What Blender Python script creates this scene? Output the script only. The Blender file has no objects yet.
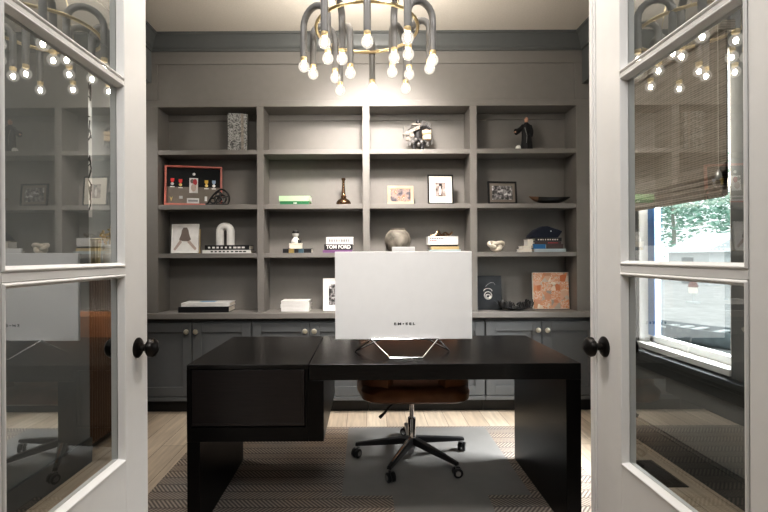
import bpy, math, random
from mathutils import Matrix, Vector
random.seed(4)
S = bpy.context.scene
COL = S.collection
PI = math.pi

# ------------------------------------------------------------------ measuring
F, CX, CY, H, ROLL = 455.0, 366.0, 256.0, 1.245, 0.0047
def X(px, D, py=256.0): return (px - ROLL*(py-CY) - CX)/F*D
def Z(py, D, px=366.0): return H - (py + ROLL*(px-CX) - CY)/F*D

# ------------------------------------------------------------------ materials
def _new(name):
    m = bpy.data.materials.new(name); m.use_nodes = True
    nt = m.node_tree; b = nt.nodes['Principled BSDF']
    return m, nt, b
def mat(name, col, rough=.5, metal=0., var=.08, scale=18., bump=0., emit=None, estr=0., coat=0., spec=.5, stretch=None):
    m, nt, b = _new(name)
    tc = nt.nodes.new('ShaderNodeTexCoord'); mp = nt.nodes.new('ShaderNodeMapping')
    if stretch: mp.inputs['Scale'].default_value = stretch
    n = nt.nodes.new('ShaderNodeTexNoise'); n.inputs['Scale'].default_value = scale; n.inputs['Detail'].default_value = 5
    nt.links.new(tc.outputs['Object'], mp.inputs['Vector']); nt.links.new(mp.outputs[0], n.inputs['Vector'])
    r = nt.nodes.new('ShaderNodeMapRange'); r.inputs[1].default_value = .25; r.inputs[2].default_value = .75
    r.inputs[3].default_value = 1-var; r.inputs[4].default_value = 1+var
    nt.links.new(n.outputs['Fac'], r.inputs[0])
    mx = nt.nodes.new('ShaderNodeVectorMath'); mx.operation = 'SCALE'; mx.inputs[0].default_value = col[:3]
    nt.links.new(r.outputs[0], mx.inputs['Scale']); nt.links.new(mx.outputs[0], b.inputs['Base Color'])
    b.inputs['Roughness'].default_value = rough; b.inputs['Metallic'].default_value = metal
    b.inputs['Coat Weight'].default_value = coat; b.inputs['Specular IOR Level'].default_value = spec
    if bump:
        bp = nt.nodes.new('ShaderNodeBump'); bp.inputs['Strength'].default_value = bump; bp.inputs['Distance'].default_value = .01
        nt.links.new(n.outputs['Fac'], bp.inputs['Height']); nt.links.new(bp.outputs[0], b.inputs['Normal'])
    if emit:
        b.inputs['Emission Color'].default_value = (*emit, 1); b.inputs['Emission Strength'].default_value = estr
    return m
def glass_mat(name, f0=.2, tint=(.9,.93,.92)):
    m, nt, b = _new(name); nt.nodes.remove(b)
    lw = nt.nodes.new('ShaderNodeLayerWeight'); lw.inputs['Blend'].default_value = .5
    p = nt.nodes.new('ShaderNodeMath'); p.operation = 'POWER'; p.inputs[1].default_value = 4
    nt.links.new(lw.outputs['Facing'], p.inputs[0])
    ma = nt.nodes.new('ShaderNodeMath'); ma.operation = 'MULTIPLY_ADD'; ma.inputs[1].default_value = 1-f0; ma.inputs[2].default_value = f0
    nt.links.new(p.outputs[0], ma.inputs[0])
    t = nt.nodes.new('ShaderNodeBsdfTransparent'); t.inputs[0].default_value = (*tint, 1)
    g = nt.nodes.new('ShaderNodeBsdfGlossy'); g.inputs['Roughness'].default_value = .0; g.inputs[0].default_value = (.95,.97,.97,1)
    mx = nt.nodes.new('ShaderNodeMixShader')
    nt.links.new(ma.outputs[0], mx.inputs[0]); nt.links.new(t.outputs[0], mx.inputs[1]); nt.links.new(g.outputs[0], mx.inputs[2])
    nt.links.new(mx.outputs[0], nt.nodes['Material Output'].inputs[0])
    return m
def ramp_mat(name, stops, kind='voronoi', scale=30, rough=.6, stretch=(1,1,1), detail=4, dist=0):
    """colour ramp over a noise / voronoi pattern"""
    m, nt, b = _new(name)
    tc = nt.nodes.new('ShaderNodeTexCoord'); mp = nt.nodes.new('ShaderNodeMapping'); mp.inputs['Scale'].default_value = stretch
    nt.links.new(tc.outputs['Object'], mp.inputs['Vector'])
    if kind == 'voronoi':
        n = nt.nodes.new('ShaderNodeTexVoronoi'); n.inputs['Scale'].default_value = scale; out = n.outputs['Color']
    elif kind == 'wave':
        n = nt.nodes.new('ShaderNodeTexWave'); n.inputs['Scale'].default_value = scale; n.inputs['Distortion'].default_value = dist; n.inputs['Detail'].default_value = detail; out = n.outputs['Fac']
    else:
        n = nt.nodes.new('ShaderNodeTexNoise'); n.inputs['Scale'].default_value = scale; n.inputs['Detail'].default_value = detail; n.inputs['Distortion'].default_value = dist; out = n.outputs['Fac']
    nt.links.new(mp.outputs[0], n.inputs['Vector'])
    r = nt.nodes.new('ShaderNodeValToRGB'); e = r.color_ramp.elements
    while len(e) < len(stops): e.new(.5)
    for q, (p, c) in zip(e, stops): q.position = p; q.color = (*c, 1)
    nt.links.new(out, r.inputs[0]); nt.links.new(r.outputs[0], b.inputs['Base Color'])
    b.inputs['Roughness'].default_value = rough
    return m

def glow_glass(name):
    m, nt, b = _new(name); nt.nodes.remove(b)
    t = nt.nodes.new('ShaderNodeBsdfTransparent'); t.inputs[0].default_value = (1,.99,.97,1)
    e = nt.nodes.new('ShaderNodeEmission'); e.inputs[0].default_value = (1,.93,.84,1); e.inputs[1].default_value = 1.5
    g = nt.nodes.new('ShaderNodeBsdfGlossy'); g.inputs['Roughness'].default_value = .05
    m1 = nt.nodes.new('ShaderNodeMixShader'); m1.inputs[0].default_value = .30; m2 = nt.nodes.new('ShaderNodeMixShader'); m2.inputs[0].default_value = .08
    nt.links.new(t.outputs[0], m1.inputs[1]); nt.links.new(e.outputs[0], m1.inputs[2])
    nt.links.new(m1.outputs[0], m2.inputs[1]); nt.links.new(g.outputs[0], m2.inputs[2]); nt.links.new(m2.outputs[0], nt.nodes['Material Output'].inputs[0])
    return m
M = {}
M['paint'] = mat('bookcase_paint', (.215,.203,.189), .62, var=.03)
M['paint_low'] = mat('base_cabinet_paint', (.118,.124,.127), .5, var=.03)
M['wallpaint'] = mat('wall_paint', (.17,.178,.18), .55, var=.03)
M['wall_light'] = mat('niche_wall_paint', (.50,.52,.515), .6, var=.03)
M['ceil'] = mat('ceiling_paint', (.66,.61,.54), .8, var=.05, scale=90, bump=.15)
M['white'] = mat('door_white_paint', (.74,.733,.72), .4, var=.015)
M['winwhite'] = mat('window_white', (.85,.85,.83), .4, var=.02)
M['trimdark'] = mat('dark_trim_paint', (.045,.05,.052), .35, var=.04)
M['crown'] = mat('crown_paint', (.12,.126,.123), .45, var=.03)
M['toe'] = mat('toe_kick_dark', (.022,.023,.024), .5)
M['glass'] = glass_mat('door_glass', .27)
M['winglass'] = glass_mat('window_glass', .05, (.97,.99,.99))
M['bulbglass'] = glow_glass('glowing_bulb_glass')
M['black'] = mat('black_satin', (.012,.012,.012), .35)
M['iron'] = mat('oil_rubbed_iron', (.022,.02,.019), .32, .7, var=.15)
M['desk'] = mat('espresso_wood', (.0055,.005,.005), .3, var=.35, scale=9, stretch=(1.2,1.2,14), bump=.04, spec=.2)
M['desktop'] = mat('espresso_wood_top', (.0075,.007,.0068), .25, var=.35, scale=9, stretch=(1.2,14,14), bump=.05, spec=.5)
M['drawer'] = mat('espresso_wood_drawer', (.013,.010,.010), .36, var=.35, scale=8, stretch=(1.2,14,18), bump=.04)
M['brass'] = mat('brushed_brass', (.82,.68,.42), .3, 1., var=.06)
M['knobbrass'] = mat('polished_champagne', (.90,.84,.70), .3, .8)
M['tubegrey'] = mat('grey_enamel_tube', (.155,.155,.155), .35, var=.05)
M['socket'] = mat('brass_socket', (.9,.72,.42), .3, .7)
M['core'] = mat('glowing_filament', (1,.9,.75), .5, emit=(1,.88,.74), estr=110.)
M['chrome'] = mat('chrome', (.75,.75,.76), .12, 1., var=.02)
M['leather'] = mat('cognac_leather', (.27,.115,.048), .38, var=.25, scale=14, bump=.12)
M['leather_in'] = mat('cognac_leather_shade', (.13,.055,.022), .45, var=.25, scale=14, bump=.12)
M['monitor'] = mat('monitor_silver', (.86,.855,.85), .5, .0, var=.015)
M['plastic'] = mat('dark_plastic', (.015,.015,.016), .3)
M['ink'] = mat('black_ink', (.01,.01,.01), .6)
M['cream'] = mat('cream_paper', (.78,.73,.64), .7)
M['paper'] = mat('white_paper', (.84,.83,.80), .7)
M['pages'] = mat('page_edges', (.70,.66,.58), .8, var=.25, scale=20, stretch=(1,1,80))
M['grey'] = mat('mid_grey', (.28,.28,.28), .6)
M['bkblack'] = mat('book_black', (.015,.015,.017), .4)
M['bkwhite'] = mat('book_white', (.78,.77,.75), .5)
M['bkgreen'] = mat('book_dark_green', (.02,.16,.06), .5)
M['bkmint'] = mat('book_mint', (.48,.72,.42), .5)
M['bkpurple'] = mat('book_purple', (.20,.09,.22), .5)
M['bkblue'] = mat('book_blue', (.02,.14,.32), .5)
M['bkteal'] = mat('book_slate', (.06,.12,.16), .5)
M['bkbrown'] = mat('book_brown', (.07,.045,.04), .5)
M['bktan'] = mat('book_tan', (.55,.42,.22), .5)
M['bkpale'] = mat('book_pale_blue', (.42,.50,.52), .5)
M['redtext'] = mat('red_print', (.45,.05,.06), .6)
M['palesky'] = mat('pale_blue_print', (.25,.42,.62), .5)
M['redwood'] = mat('red_wood_frame', (.58,.19,.15), .35, var=.2, scale=12)
M['felt'] = mat('black_felt', (.014,.015,.016), .95)
M['feltgrey'] = mat('grey_felt', (.20,.175,.15), .95)
M['gold'] = mat('gold_medal', (.85,.66,.28), .3, .8)
M['silver'] = mat('silver_medal', (.75,.74,.72), .3, .7)
M['ribred'] = mat('red_ribbon', (.65,.05,.05), .7)
M['ribyel'] = mat('yellow_ribbon', (.72,.48,.08), .7)
M['ribblue'] = mat('blue_grey_ribbon', (.35,.45,.60), .7)
M['ceramic'] = mat('matte_white_ceramic', (.74,.73,.70), .6, var=.05, bump=.05)
M['bronze'] = mat('aged_bronze', (.16,.10,.06), .25, .85, var=.4, scale=30)
M['clay'] = ramp_mat('mottled_clay', [(0.3,(.06,.055,.045)),(.5,(.20,.18,.15)),(.72,(.36,.33,.28))], 'noise', 9, .7, dist=.6)
M['woodpale'] = mat('pale_wood_frame', (.47,.36,.25), .5, var=.2, scale=12)
M['navy'] = mat('navy_wool', (.012,.016,.030), .9, var=.2, scale=60, bump=.2)
M['bowlblack'] = mat('dark_bowl', (.016,.015,.015), .3)
M['bowlbrown'] = mat('bowl_brown_tip', (.16,.09,.05), .4)
M['stone'] = mat('cream_stone', (.78,.71,.60), .6, var=.08, bump=.08)
M['mottle'] = ramp_mat('mottled_grey_cover', [(.30,(.015,.015,.015)),(.45,(.13,.13,.125)),(.55,(.42,.42,.40)),(.68,(.05,.05,.05))], 'noise', 26, .5, dist=2.5)
M['collage'] = ramp_mat('orange_collage', [(.15,(.72,.62,.50)),(.35,(.55,.17,.06)),(.5,(.80,.70,.58)),(.62,(.36,.33,.28)),(.75,(.66,.26,.10)),(.9,(.62,.53,.44))], 'voronoi', 22, .5)
M['collage2'] = ramp_mat('cream_collage', [(.3,(.80,.72,.62)),(.5,(.62,.24,.10)),(.6,(.75,.66,.54)),(.75,(.28,.25,.21))], 'noise', 22, .5, dist=3)
M['slate'] = mat('charcoal_board', (.030,.034,.038), .45, var=.3, scale=14)
M['robe'] = mat('black_robe', (.012,.012,.013), .75)
M['skin'] = mat('figurine_skin', (.48,.27,.19), .5)
M['modgrey'] = mat('model_grey', (.16,.155,.15), .45, var=.3, scale=60)
M['moddark'] = mat('model_dark', (.03,.03,.032), .4, var=.3, scale=60)
M['modbeige'] = mat('model_beige', (.60,.46,.31), .55, var=.15, scale=40)
M['modpale'] = mat('model_pale', (.25,.22,.19), .5, var=.45, scale=60)
M['photo_sepia'] = ramp_mat('photo_sepia', [(.35,(.10,.075,.065)),(.5,(.34,.28,.25)),(.7,(.62,.56,.52))], 'noise', 22, .4)
M['photo_grey'] = ramp_mat('photo_grey', [(.38,(.03,.03,.03)),(.52,(.25,.24,.24)),(.62,(.7,.7,.69))], 'noise', 32, .4)
M['photo_warm'] = ramp_mat('photo_warm', [(.36,(.06,.06,.08)),(.48,(.32,.24,.21)),(.54,(.50,.13,.06)),(.60,(.62,.58,.56)),(.68,(.16,.20,.28))], 'noise', 17, .4)
M['hair'] = mat('photo_hair', (.20,.16,.14), .5)
M['photoskin'] = mat('photo_skin', (.52,.42,.37), .5)
M['photobg'] = mat('photo_pale_background', (.82,.80,.78), .5)
M['ground'] = mat('pale_gravel', (.36,.37,.36), .9, var=.3, scale=3)
M['leaf'] = ramp_mat('pale_leaves', [(.3,(.10,.24,.17)),(.5,(.30,.50,.40)),(.7,(.62,.76,.66))], 'noise', 5, .8)
M['bark'] = mat('pale_bark', (.42,.42,.38), .9, var=.3, scale=8)
M['shedwall'] = mat('shed_wall', (.55,.58,.58), .8)
M['shedroof'] = mat('shed_roof', (.70,.74,.75), .7)
M['teak'] = mat('weathered_grey_wood', (.17,.20,.21), .8, var=.25, scale=10)
M['rust'] = mat('lantern_red_brown', (.16,.075,.06), .7)
M['bluestrip'] = mat('slate_blue', (.03,.11,.27), .4)
M['ventbr'] = mat('bronze_register', (.055,.043,.028), .4, .6)
M['ventdark'] = mat('register_dark', (.008,.008,.008), .7)
M['canvas'] = mat('white_canvas', (.88,.87,.84), .7)
M['walnut'] = ramp_mat('ribbed_walnut', [(0,(.07,.034,.016)),(.45,(.30,.16,.075)),(1,(.42,.24,.12))], 'wave', 9, .45, (0,1,.02), 3, 2.0)

# floor: pale oak planks running away from the camera
def floor_mat():
    m, nt, b = _new('oak_planks')
    tc = nt.nodes.new('ShaderNodeTexCoord'); mp = nt.nodes.new('ShaderNodeMapping'); mp.inputs['Rotation'].default_value = (0,0,PI/2)
    nt.links.new(tc.outputs['Object'], mp.inputs['Vector'])
    br = nt.nodes.new('ShaderNodeTexBrick'); br.inputs['Scale'].default_value = 1.; br.inputs['Brick Width'].default_value = 1.5
    br.inputs['Row Height'].default_value = .15; br.inputs['Mortar Size'].default_value = .0018
    br.inputs['Color1'].default_value = (.62,.53,.42,1); br.inputs['Color2'].default_value = (.50,.41,.315,1); br.inputs['Mortar'].default_value = (.18,.13,.09,1)
    nt.links.new(mp.outputs[0], br.inputs['Vector'])
    mp2 = nt.nodes.new('ShaderNodeMapping'); mp2.inputs['Scale'].default_value = (18,1.5,1); nt.links.new(tc.outputs['Object'], mp2.inputs['Vector'])
    n = nt.nodes.new('ShaderNodeTexNoise'); n.inputs['Scale'].default_value = 2.2; n.inputs['Detail'].default_value = 8; nt.links.new(mp2.outputs[0], n.inputs['Vector'])
    mr = nt.nodes.new('ShaderNodeMapRange'); mr.inputs[1].default_value = .3; mr.inputs[2].default_value = .7; mr.inputs[3].default_value = .78; mr.inputs[4].default_value = 1.15
    nt.links.new(n.outputs['Fac'], mr.inputs[0])
    v = nt.nodes.new('ShaderNodeVectorMath'); v.operation = 'SCALE'
    nt.links.new(br.outputs['Color'], v.inputs[0]); nt.links.new(mr.outputs[0], v.inputs['Scale']); nt.links.new(v.outputs[0], b.inputs['Base Color'])
    b.inputs['Roughness'].default_value = .36
    return m
M['floor'] = floor_mat()

def rug_mat():
    m, nt, b = _new('herringbone_rug')
    N = nt.nodes.new; L = nt.links.new
    def math_(op, a, bb=None, c=None):
        n = N('ShaderNodeMath'); n.operation = op
        for i, v in enumerate((a, bb, c)):
            if v is None: continue
            if isinstance(v, (int, float)): n.inputs[i].default_value = v
            else: L(v, n.inputs[i])
        return n.outputs[0]
    tc = N('ShaderNodeTexCoord'); sp = N('ShaderNodeSeparateXYZ'); L(tc.outputs['Object'], sp.inputs[0])
    x, y = sp.outputs[0], sp.outputs[1]
    band = math_('FLOOR', math_('MULTIPLY', y, 13.0))
    par = math_('SUBTRACT', math_('MULTIPLY', math_('PINGPONG', band, 1.0), 2.0), 1.0)
    ang = math_('ADD', x, math_('MULTIPLY', math_('MULTIPLY', y, .85), par))
    fr = math_('FRACT', math_('MULTIPLY', ang, 32.0))
    tri = math_('PINGPONG', math_('MULTIPLY', ang, 90.0), 1.0)
    line = math_('FRACT', math_('MULTIPLY', y, 13.0))
    edge = math_('LESS_THAN', line, .12)
    n1 = N('ShaderNodeTexNoise'); n1.inputs['Scale'].default_value = 2.2; n1.inputs['Detail'].default_value = 3; L(tc.outputs['Object'], n1.inputs['Vector'])
    n2 = N('ShaderNodeTexNoise'); n2.inputs['Scale'].default_value = 120; L(tc.outputs['Object'], n2.inputs['Vector'])
    h = math_('MULTIPLY', math_('SUBTRACT', 1.0, math_('MULTIPLY', edge, .6)), tri)
    k = math_('ADD', math_('MULTIPLY', h, .75), math_('MULTIPLY', n2.outputs['Fac'], .3))
    r = N('ShaderNodeValToRGB'); r.color_ramp.elements[0].color = (.125,.112,.102,1); r.color_ramp.elements[1].color = (.43,.385,.34,1)
    r.color_ramp.elements[0].position = .25; r.color_ramp.elements[1].position = .85
    L(k, r.inputs[0])
    tint = N('ShaderNodeMix'); tint.data_type = 'RGBA'; tint.blend_type = 'MULTIPLY'; tint.inputs[0].default_value = .7
    r2 = N('ShaderNodeValToRGB'); r2.color_ramp.elements[0].color = (.90,.90,.92,1); r2.color_ramp.elements[1].color = (1.12,.95,.80,1)
    r2.color_ramp.elements[0].position = .38; r2.color_ramp.elements[1].position = .62
    L(n1.outputs['Fac'], r2.inputs[0]); L(r.outputs[0], tint.inputs[6]); L(r2.outputs[0], tint.inputs[7])
    L(tint.outputs[2], b.inputs['Base Color']); b.inputs['Roughness'].default_value = .95
    bp = N('ShaderNodeBump'); bp.inputs['Strength'].default_value = .5; bp.inputs['Distance'].default_value = .004
    L(k, bp.inputs['Height']); L(bp.outputs[0], b.inputs['Normal'])
    return m
M['rug'] = rug_mat()

def mat_mat():   # translucent chair mat
    m, nt, b = _new('frosted_vinyl'); N = nt.nodes.new; L = nt.links.new
    b.inputs['Base Color'].default_value = (.38,.365,.345,1); b.inputs['Roughness'].default_value = .28
    t = N('ShaderNodeBsdfTransparent'); t.inputs[0].default_value = (.8,.82,.84,1)
    tc = N('ShaderNodeTexCoord'); n = N('ShaderNodeTexNoise'); n.inputs['Scale'].default_value = 6; L(tc.outputs['Object'], n.inputs['Vector'])
    mr = N('ShaderNodeMapRange'); mr.inputs[3].default_value = .5; mr.inputs[4].default_value = .62; L(n.outputs['Fac'], mr.inputs[0])
    mx = N('ShaderNodeMixShader'); L(mr.outputs[0], mx.inputs[0]); L(t.outputs[0], mx.inputs[1]); L(b.outputs[0], mx.inputs[2])
    L(mx.outputs[0], nt.nodes['Material Output'].inputs[0])
    return m
M['chairmat'] = mat_mat()

def woven_mat():
    m, nt, b = _new('woven_bamboo'); N = nt.nodes.new; L = nt.links.new
    tc = N('ShaderNodeTexCoord')
    def wave(sc, dirn, dist):
        w = N('ShaderNodeTexWave'); w.bands_direction = dirn; w.inputs['Scale'].default_value = sc; w.inputs['Distortion'].default_value = dist
        w.inputs['Detail'].default_value = 2; L(tc.outputs['Object'], w.inputs['Vector']); return w.outputs['Fac']
    a = wave(26, 'Z', 1.5); c = wave(11, 'Y', .6)
    mp = N('ShaderNodeMapping'); mp.inputs['Scale'].default_value = (1, 3, 60); L(tc.outputs['Object'], mp.inputs['Vector'])
    n = N('ShaderNodeTexNoise'); n.inputs['Scale'].default_value = 2.; n.inputs['Detail'].default_value = 4; L(mp.outputs[0], n.inputs['Vector'])
    m1 = N('ShaderNodeMath'); m1.operation = 'MULTIPLY_ADD'; m1.inputs[1].default_value = .4; L(a, m1.inputs[0]); L(n.outputs['Fac'], m1.inputs[2])
    m2 = N('ShaderNodeMath'); m2.operation = 'MULTIPLY_ADD'; m2.inputs[1].default_value = .12; L(c, m2.inputs[0]); L(m1.outputs[0], m2.inputs[2])
    r = N('ShaderNodeValToRGB'); e = r.color_ramp.elements
    e[0].position = .35; e[0].color = (.16,.135,.11,1); e[1].position = .95; e[1].color = (.44,.385,.33,1)
    L(m2.outputs[0], r.inputs[0]); L(r.outputs[0], b.inputs['Base Color']); b.inputs['Roughness'].default_value = .8
    return m
M['woven'] = woven_mat()

# ------------------------------------------------------------------ mesh builder
class MB:
    def __init__(s): s.v, s.f, s.m = [], [], []
    def add(s, vs, fs, mi=0, T=None):
        b = len(s.v)
        s.v += [tuple(T @ Vector(p)) if T else tuple(p) for p in vs]
        s.f += [tuple(b+i for i in f) for f in fs]; s.m += [mi]*len(fs); return s
    def box(s, x0, x1, y0, y1, z0, z1, mi=0, T=None):
        v = [(x0,y0,z0),(x1,y0,z0),(x1,y1,z0),(x0,y1,z0),(x0,y0,z1),(x1,y0,z1),(x1,y1,z1),(x0,y1,z1)]
        return s.add(v, [(0,3,2,1),(4,5,6,7),(0,1,5,4),(1,2,6,5),(2,3,7,6),(3,0,4,7)], mi, T)
    def rings(s, R, mi=0, T=None, cap=True, closed=False):
        n = len(R[0]); v = [p for r in R for p in r]; f = []
        k = len(R) if closed else len(R)-1
        for i in range(k):
            a, b = i*n, ((i+1) % len(R))*n
            for j in range(n):
                j2 = (j+1) % n; f.append((a+j, a+j2, b+j2, b+j))
        if cap and not closed:
            f.append(tuple(range(n-1,-1,-1))); f.append(tuple((len(R)-1)*n+j for j in range(n)))
        return s.add(v, f, mi, T)
    def lathe(s, prof, n=24, mi=0, T=None, sx=1., sy=1., cap=True):
        R = [[(r*sx*math.cos(2*PI*j/n), r*sy*math.sin(2*PI*j/n), z) for j in range(n)] for r, z in prof]
        return s.rings(R, mi, T, cap)
    def tube(s, pts, r, n=8, mi=0, T=None, closed=False):
        P = [Vector(p) for p in pts]; K = len(P); R = []; up = None
        for i, p in enumerate(P):
            if closed: d = P[(i+1) % K]-P[i-1]
            else: d = P[min(i+1,K-1)]-P[max(i-1,0)]
            d.normalize()
            if up is None:
                up = Vector((0,0,1)) if abs(d.z) < .9 else Vector((1,0,0))
            a = d.cross(up); a.normalize(); up = a.cross(d)
            rr = r[i] if isinstance(r, (list,tuple)) else r
            R.append([tuple(p + rr*(math.cos(2*PI*j/n)*a + math.sin(2*PI*j/n)*up)) for j in range(n)])
        return s.rings(R, mi, T, True, closed)
    def ball(s, c, r, n=14, k=9, mi=0, T=None):
        rx, ry, rz = r if isinstance(r, tuple) else (r,r,r)
        R = [[(c[0]+rx*math.sin(t)*math.cos(2*PI*j/n), c[1]+ry*math.sin(t)*math.sin(2*PI*j/n), c[2]-rz*math.cos(t)) for j in range(n)]
             for t in [max(.05, min(PI-.05, PI*i/(k-1))) for i in range(k)]]
        return s.rings(R, mi, T)
    def prism(s, poly, y0, y1, mi=0, T=None):         # poly in x,z pushed along y
        n = len(poly)
        v = [(x,y0,z) for x,z in poly] + [(x,y1,z) for x,z in poly]
        f = [tuple(range(n)), tuple(range(2*n-1, n-1, -1))] + [(i, n+i, n+(i+1)%n, (i+1)%n) for i in range(n)]
        return s.add(v, f, mi, T)
    def ell(s, cx, cz, rx, rz, y, mi=0, n=14, th=.0008):
        return s.prism([(cx+rx*math.cos(2*PI*i/n), cz+rz*math.sin(2*PI*i/n)) for i in range(n)], y-th, y, mi)
    def build(s, name, mats, parent=None, smooth=False, bevel=0., kind=None):
        me = bpy.data.meshes.new(name); me.from_pydata(s.v, [], s.f)
        for m in (mats if isinstance(mats, (list,tuple)) else [mats]): me.materials.append(M[m] if isinstance(m, str) else m)
        for p, mi in zip(me.polygons, s.m): p.material_index = mi
        import bmesh
        bm = bmesh.new(); bm.from_mesh(me); bmesh.ops.recalc_face_normals(bm, faces=bm.faces); bm.to_mesh(me); bm.free()
        if smooth:
            for p in me.polygons: p.use_smooth = True
            me.set_sharp_from_angle(angle=math.radians(42))
        o = bpy.data.objects.new(name, me); COL.objects.link(o)
        if parent is not None: o.parent = parent
        if bevel:
            b = o.modifiers.new('bevel', 'BEVEL'); b.width = bevel; b.segments = 2; b.limit_method = 'ANGLE'; b.angle_limit = math.radians(40)
        if kind: o['kind'] = kind
        return o

def thing(name, label, cat, loc=(0,0,0), rz=0., group=None):
    o = bpy.data.objects.new(name, None); COL.objects.link(o)
    o.empty_display_size = .05; o.location = loc; o.rotation_euler = (0,0,rz)
    o['label'] = label; o['category'] = cat
    if group: o['group'] = group
    return o
def tag(o, label, cat, group=None):
    o['label'] = label; o['category'] = cat
    if group: o['group'] = group
    return o
def struct(name, mb, mats, **k): return mb.build(name, mats, kind='structure', **k)
def text_mesh(name, body, size, material, parent, loc, rot=(PI/2,0,0), width=None, bold=0.):
    c = bpy.data.curves.new(name, 'FONT'); c.body = body; c.size = size; c.align_x = 'CENTER'; c.align_y = 'CENTER'
    c.extrude = .0004; c.offset = bold
    t = bpy.data.objects.new(name+'_curve', c); COL.objects.link(t)
    dg = bpy.context.evaluated_depsgraph_get(); dg.update()
    me = bpy.data.meshes.new_from_object(t.evaluated_get(dg)); bpy.data.objects.remove(t); bpy.data.curves.remove(c)
    me.materials.clear(); me.materials.append(M[material])
    if width:
        w = max(v.co.x for v in me.vertices)-min(v.co.x for v in me.vertices)
        for v in me.vertices: v.co.x *= width/w
    o = bpy.data.objects.new(name, me); COL.objects.link(o); o.parent = parent; o.location = loc; o.rotation_euler = rot
    return o

# ================================================================== SETTING
WL, WR, CEIL, YB = -1.69, 1.84, 2.99, 3.84
YF0, YF1 = .70, .83
struct('floor', MB().box(-2.3, 2.2, -2.2, 4.0, -.12, 0), 'floor')
struct('ceiling', MB().box(-2.15, 1.98, YF0, 4.0, CEIL, CEIL+.1), 'ceil')
struct('wall_back', MB().box(-2.15, 1.98, YB, YB+.14, 0, CEIL), 'wallpaint')
struct('wall_left', MB().box(-2.15, WL, YF1, 2.775, 0, CEIL), 'wallpaint')
struct('wall_left_niche', MB().box(-2.15, -2.05, 2.775, YB, 0, CEIL), 'wall_light')
struct('wall_left_header', MB().box(-2.05, WL, 2.775, YB, 2.62, CEIL), 'wallpaint')
WY0, WY1, WZ0, WZ1 = 2.294, 3.08, .645, 2.30
w = MB()
w.box(WR, WR+.14, YF1, WY0, 0, CEIL).box(WR, WR+.14, WY1, YB, 0, CEIL).box(WR, WR+.14, WY0, WY1, 0, WZ0).box(WR, WR+.14, WY0, WY1, WZ1, CEIL)
struct('wall_right', w, 'wallpaint')
w = MB()
w.box(-2.15, -.81, YF0, YF1, 0, CEIL).box(.835, 1.98, YF0, YF1, 0, CEIL).box(-.81, .835, YF0, YF1, 2.50, CEIL)
struct('wall_front', w, 'wallpaint')
w = MB()  # white door lining
w.box(-.81, -.785, YF0-.015, YF1+.0, 0, 2.50).box(.81, .835, YF0-.015, YF1+.0, 0, 2.50).box(-.81, .835, YF0-.015, YF1, 2.475, 2.50)
struct('trim_1', w, 'white')
# crown moulding: along the bookcase face, the left header and a short right return
def crown(mb, p0, p1, inward, m0, m1):
    """profile swept from p0 to p1 (xy) ; inward = unit vector into the room"""
    prof = [(0,-.125),(.012,-.125),(.012,-.105),(.020,-.100),(.026,-.082),(.040,-.055),(.058,-.030),(.066,-.018),(.078,-.016),(.078,0),(0,0)]
    d = Vector((p1[0]-p0[0], p1[1]-p0[1], 0)).normalized(); I = Vector((*inward,0))
    R = [[tuple(Vector((*p,0)) + I*a + d*(a*mm) + Vector((0,0,CEIL+b))) for a, b in prof] for p, mm in ((p0,m0),(p1,m1))]
    mb.rings(R)
YU = 3.60     # face plane of the upper bookcase
c = MB(); crown(c, (WL, YU), (1.715, YU), (0,-1), 1, -1)
struct('trim_2', c, 'crown', smooth=True)
c = MB(); crown(c, (WL, YF1), (WL, YU), (1,0), 0, -1); struct('trim_3', c, 'crown', smooth=True)
c = MB(); crown(c, (1.715, 3.2), (1.715, YU), (-1,0), 0, -1); c.box(1.716, WR, 3.2, YU, 2.60, CEIL); struct('trim_4', c, 'crown', smooth=True)
struct('wall_hall_back', MB().box(-2.3, 2.2, -2.3, -2.2, 0, CEIL), 'grey')  # unseen hall walls and ceiling, added to keep world light off the shelves
struct('wall_hall_left', MB().box(-2.3, -2.2, -2.2, YF0, 0, CEIL), 'grey')
struct('wall_hall_right', MB().box(2.1, 2.2, -2.2, YF0, 0, CEIL), 'grey')
struct('ceiling_hall', MB().box(-2.3, 2.2, -2.3, YF0, CEIL, CEIL+.1), 'white')
# baseboards, sill rail
c = MB(); c.box(WR-.016, WR, YF1, 3.52, 0, .13).box(WR-.010, WR, YF1, 3.52, .13, .15); struct('baseboard_right', c, 'trimdark', bevel=.003)
c = MB(); c.box(WL, WL+.016, YF1, 2.775, 0, .15); struct('baseboard_left', c, 'trimdark', bevel=.003)
c = MB(); c.box(WR-.060, WR, YF1, 3.52, .590, .620).box(WR-.040, WR, YF1, 3.52, .560, .590).box(WR-.022, WR, YF1, 3.52, .50, .560)
struct('trim_5', c, 'trimdark', bevel=.004)

# ---- window
wn = bpy.data.objects.new('window_1', None); COL.objects.link(wn); wn['kind'] = 'structure'
fx0, fx1 = WR+.07, WR+.12
c = MB()
c.box(WR+.004, WR+.138, WY1-.012, WY1-.001, WZ0, WZ1).box(WR+.004, WR+.138, WY0+.001, WY0+.012, WZ0, WZ1).box(WR+.004, WR+.138, WY0, WY1, WZ1-.012, WZ1-.001)
c.box(fx0, fx1, WY1-.055, WY1-.012, WZ0, WZ1).box(fx0, fx1, WY0+.012, WY0+.05, WZ0, WZ1).box(fx0, fx1, WY0, WY1, WZ0+.018, WZ0+.062).box(fx0, fx1, WY0, WY1, WZ1-.06, WZ1-.01)
c.box(fx0, fx1, WY0, WY1, 1.60, 1.65)
c.build('window_frame', 'winwhite', wn, bevel=.004)
MB().box(WR-.012, WR+.138, WY0+.001, WY1-.001, WZ0-.018, WZ0+.018).build('window_sill', 'winwhite', wn, bevel=.005)
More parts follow.
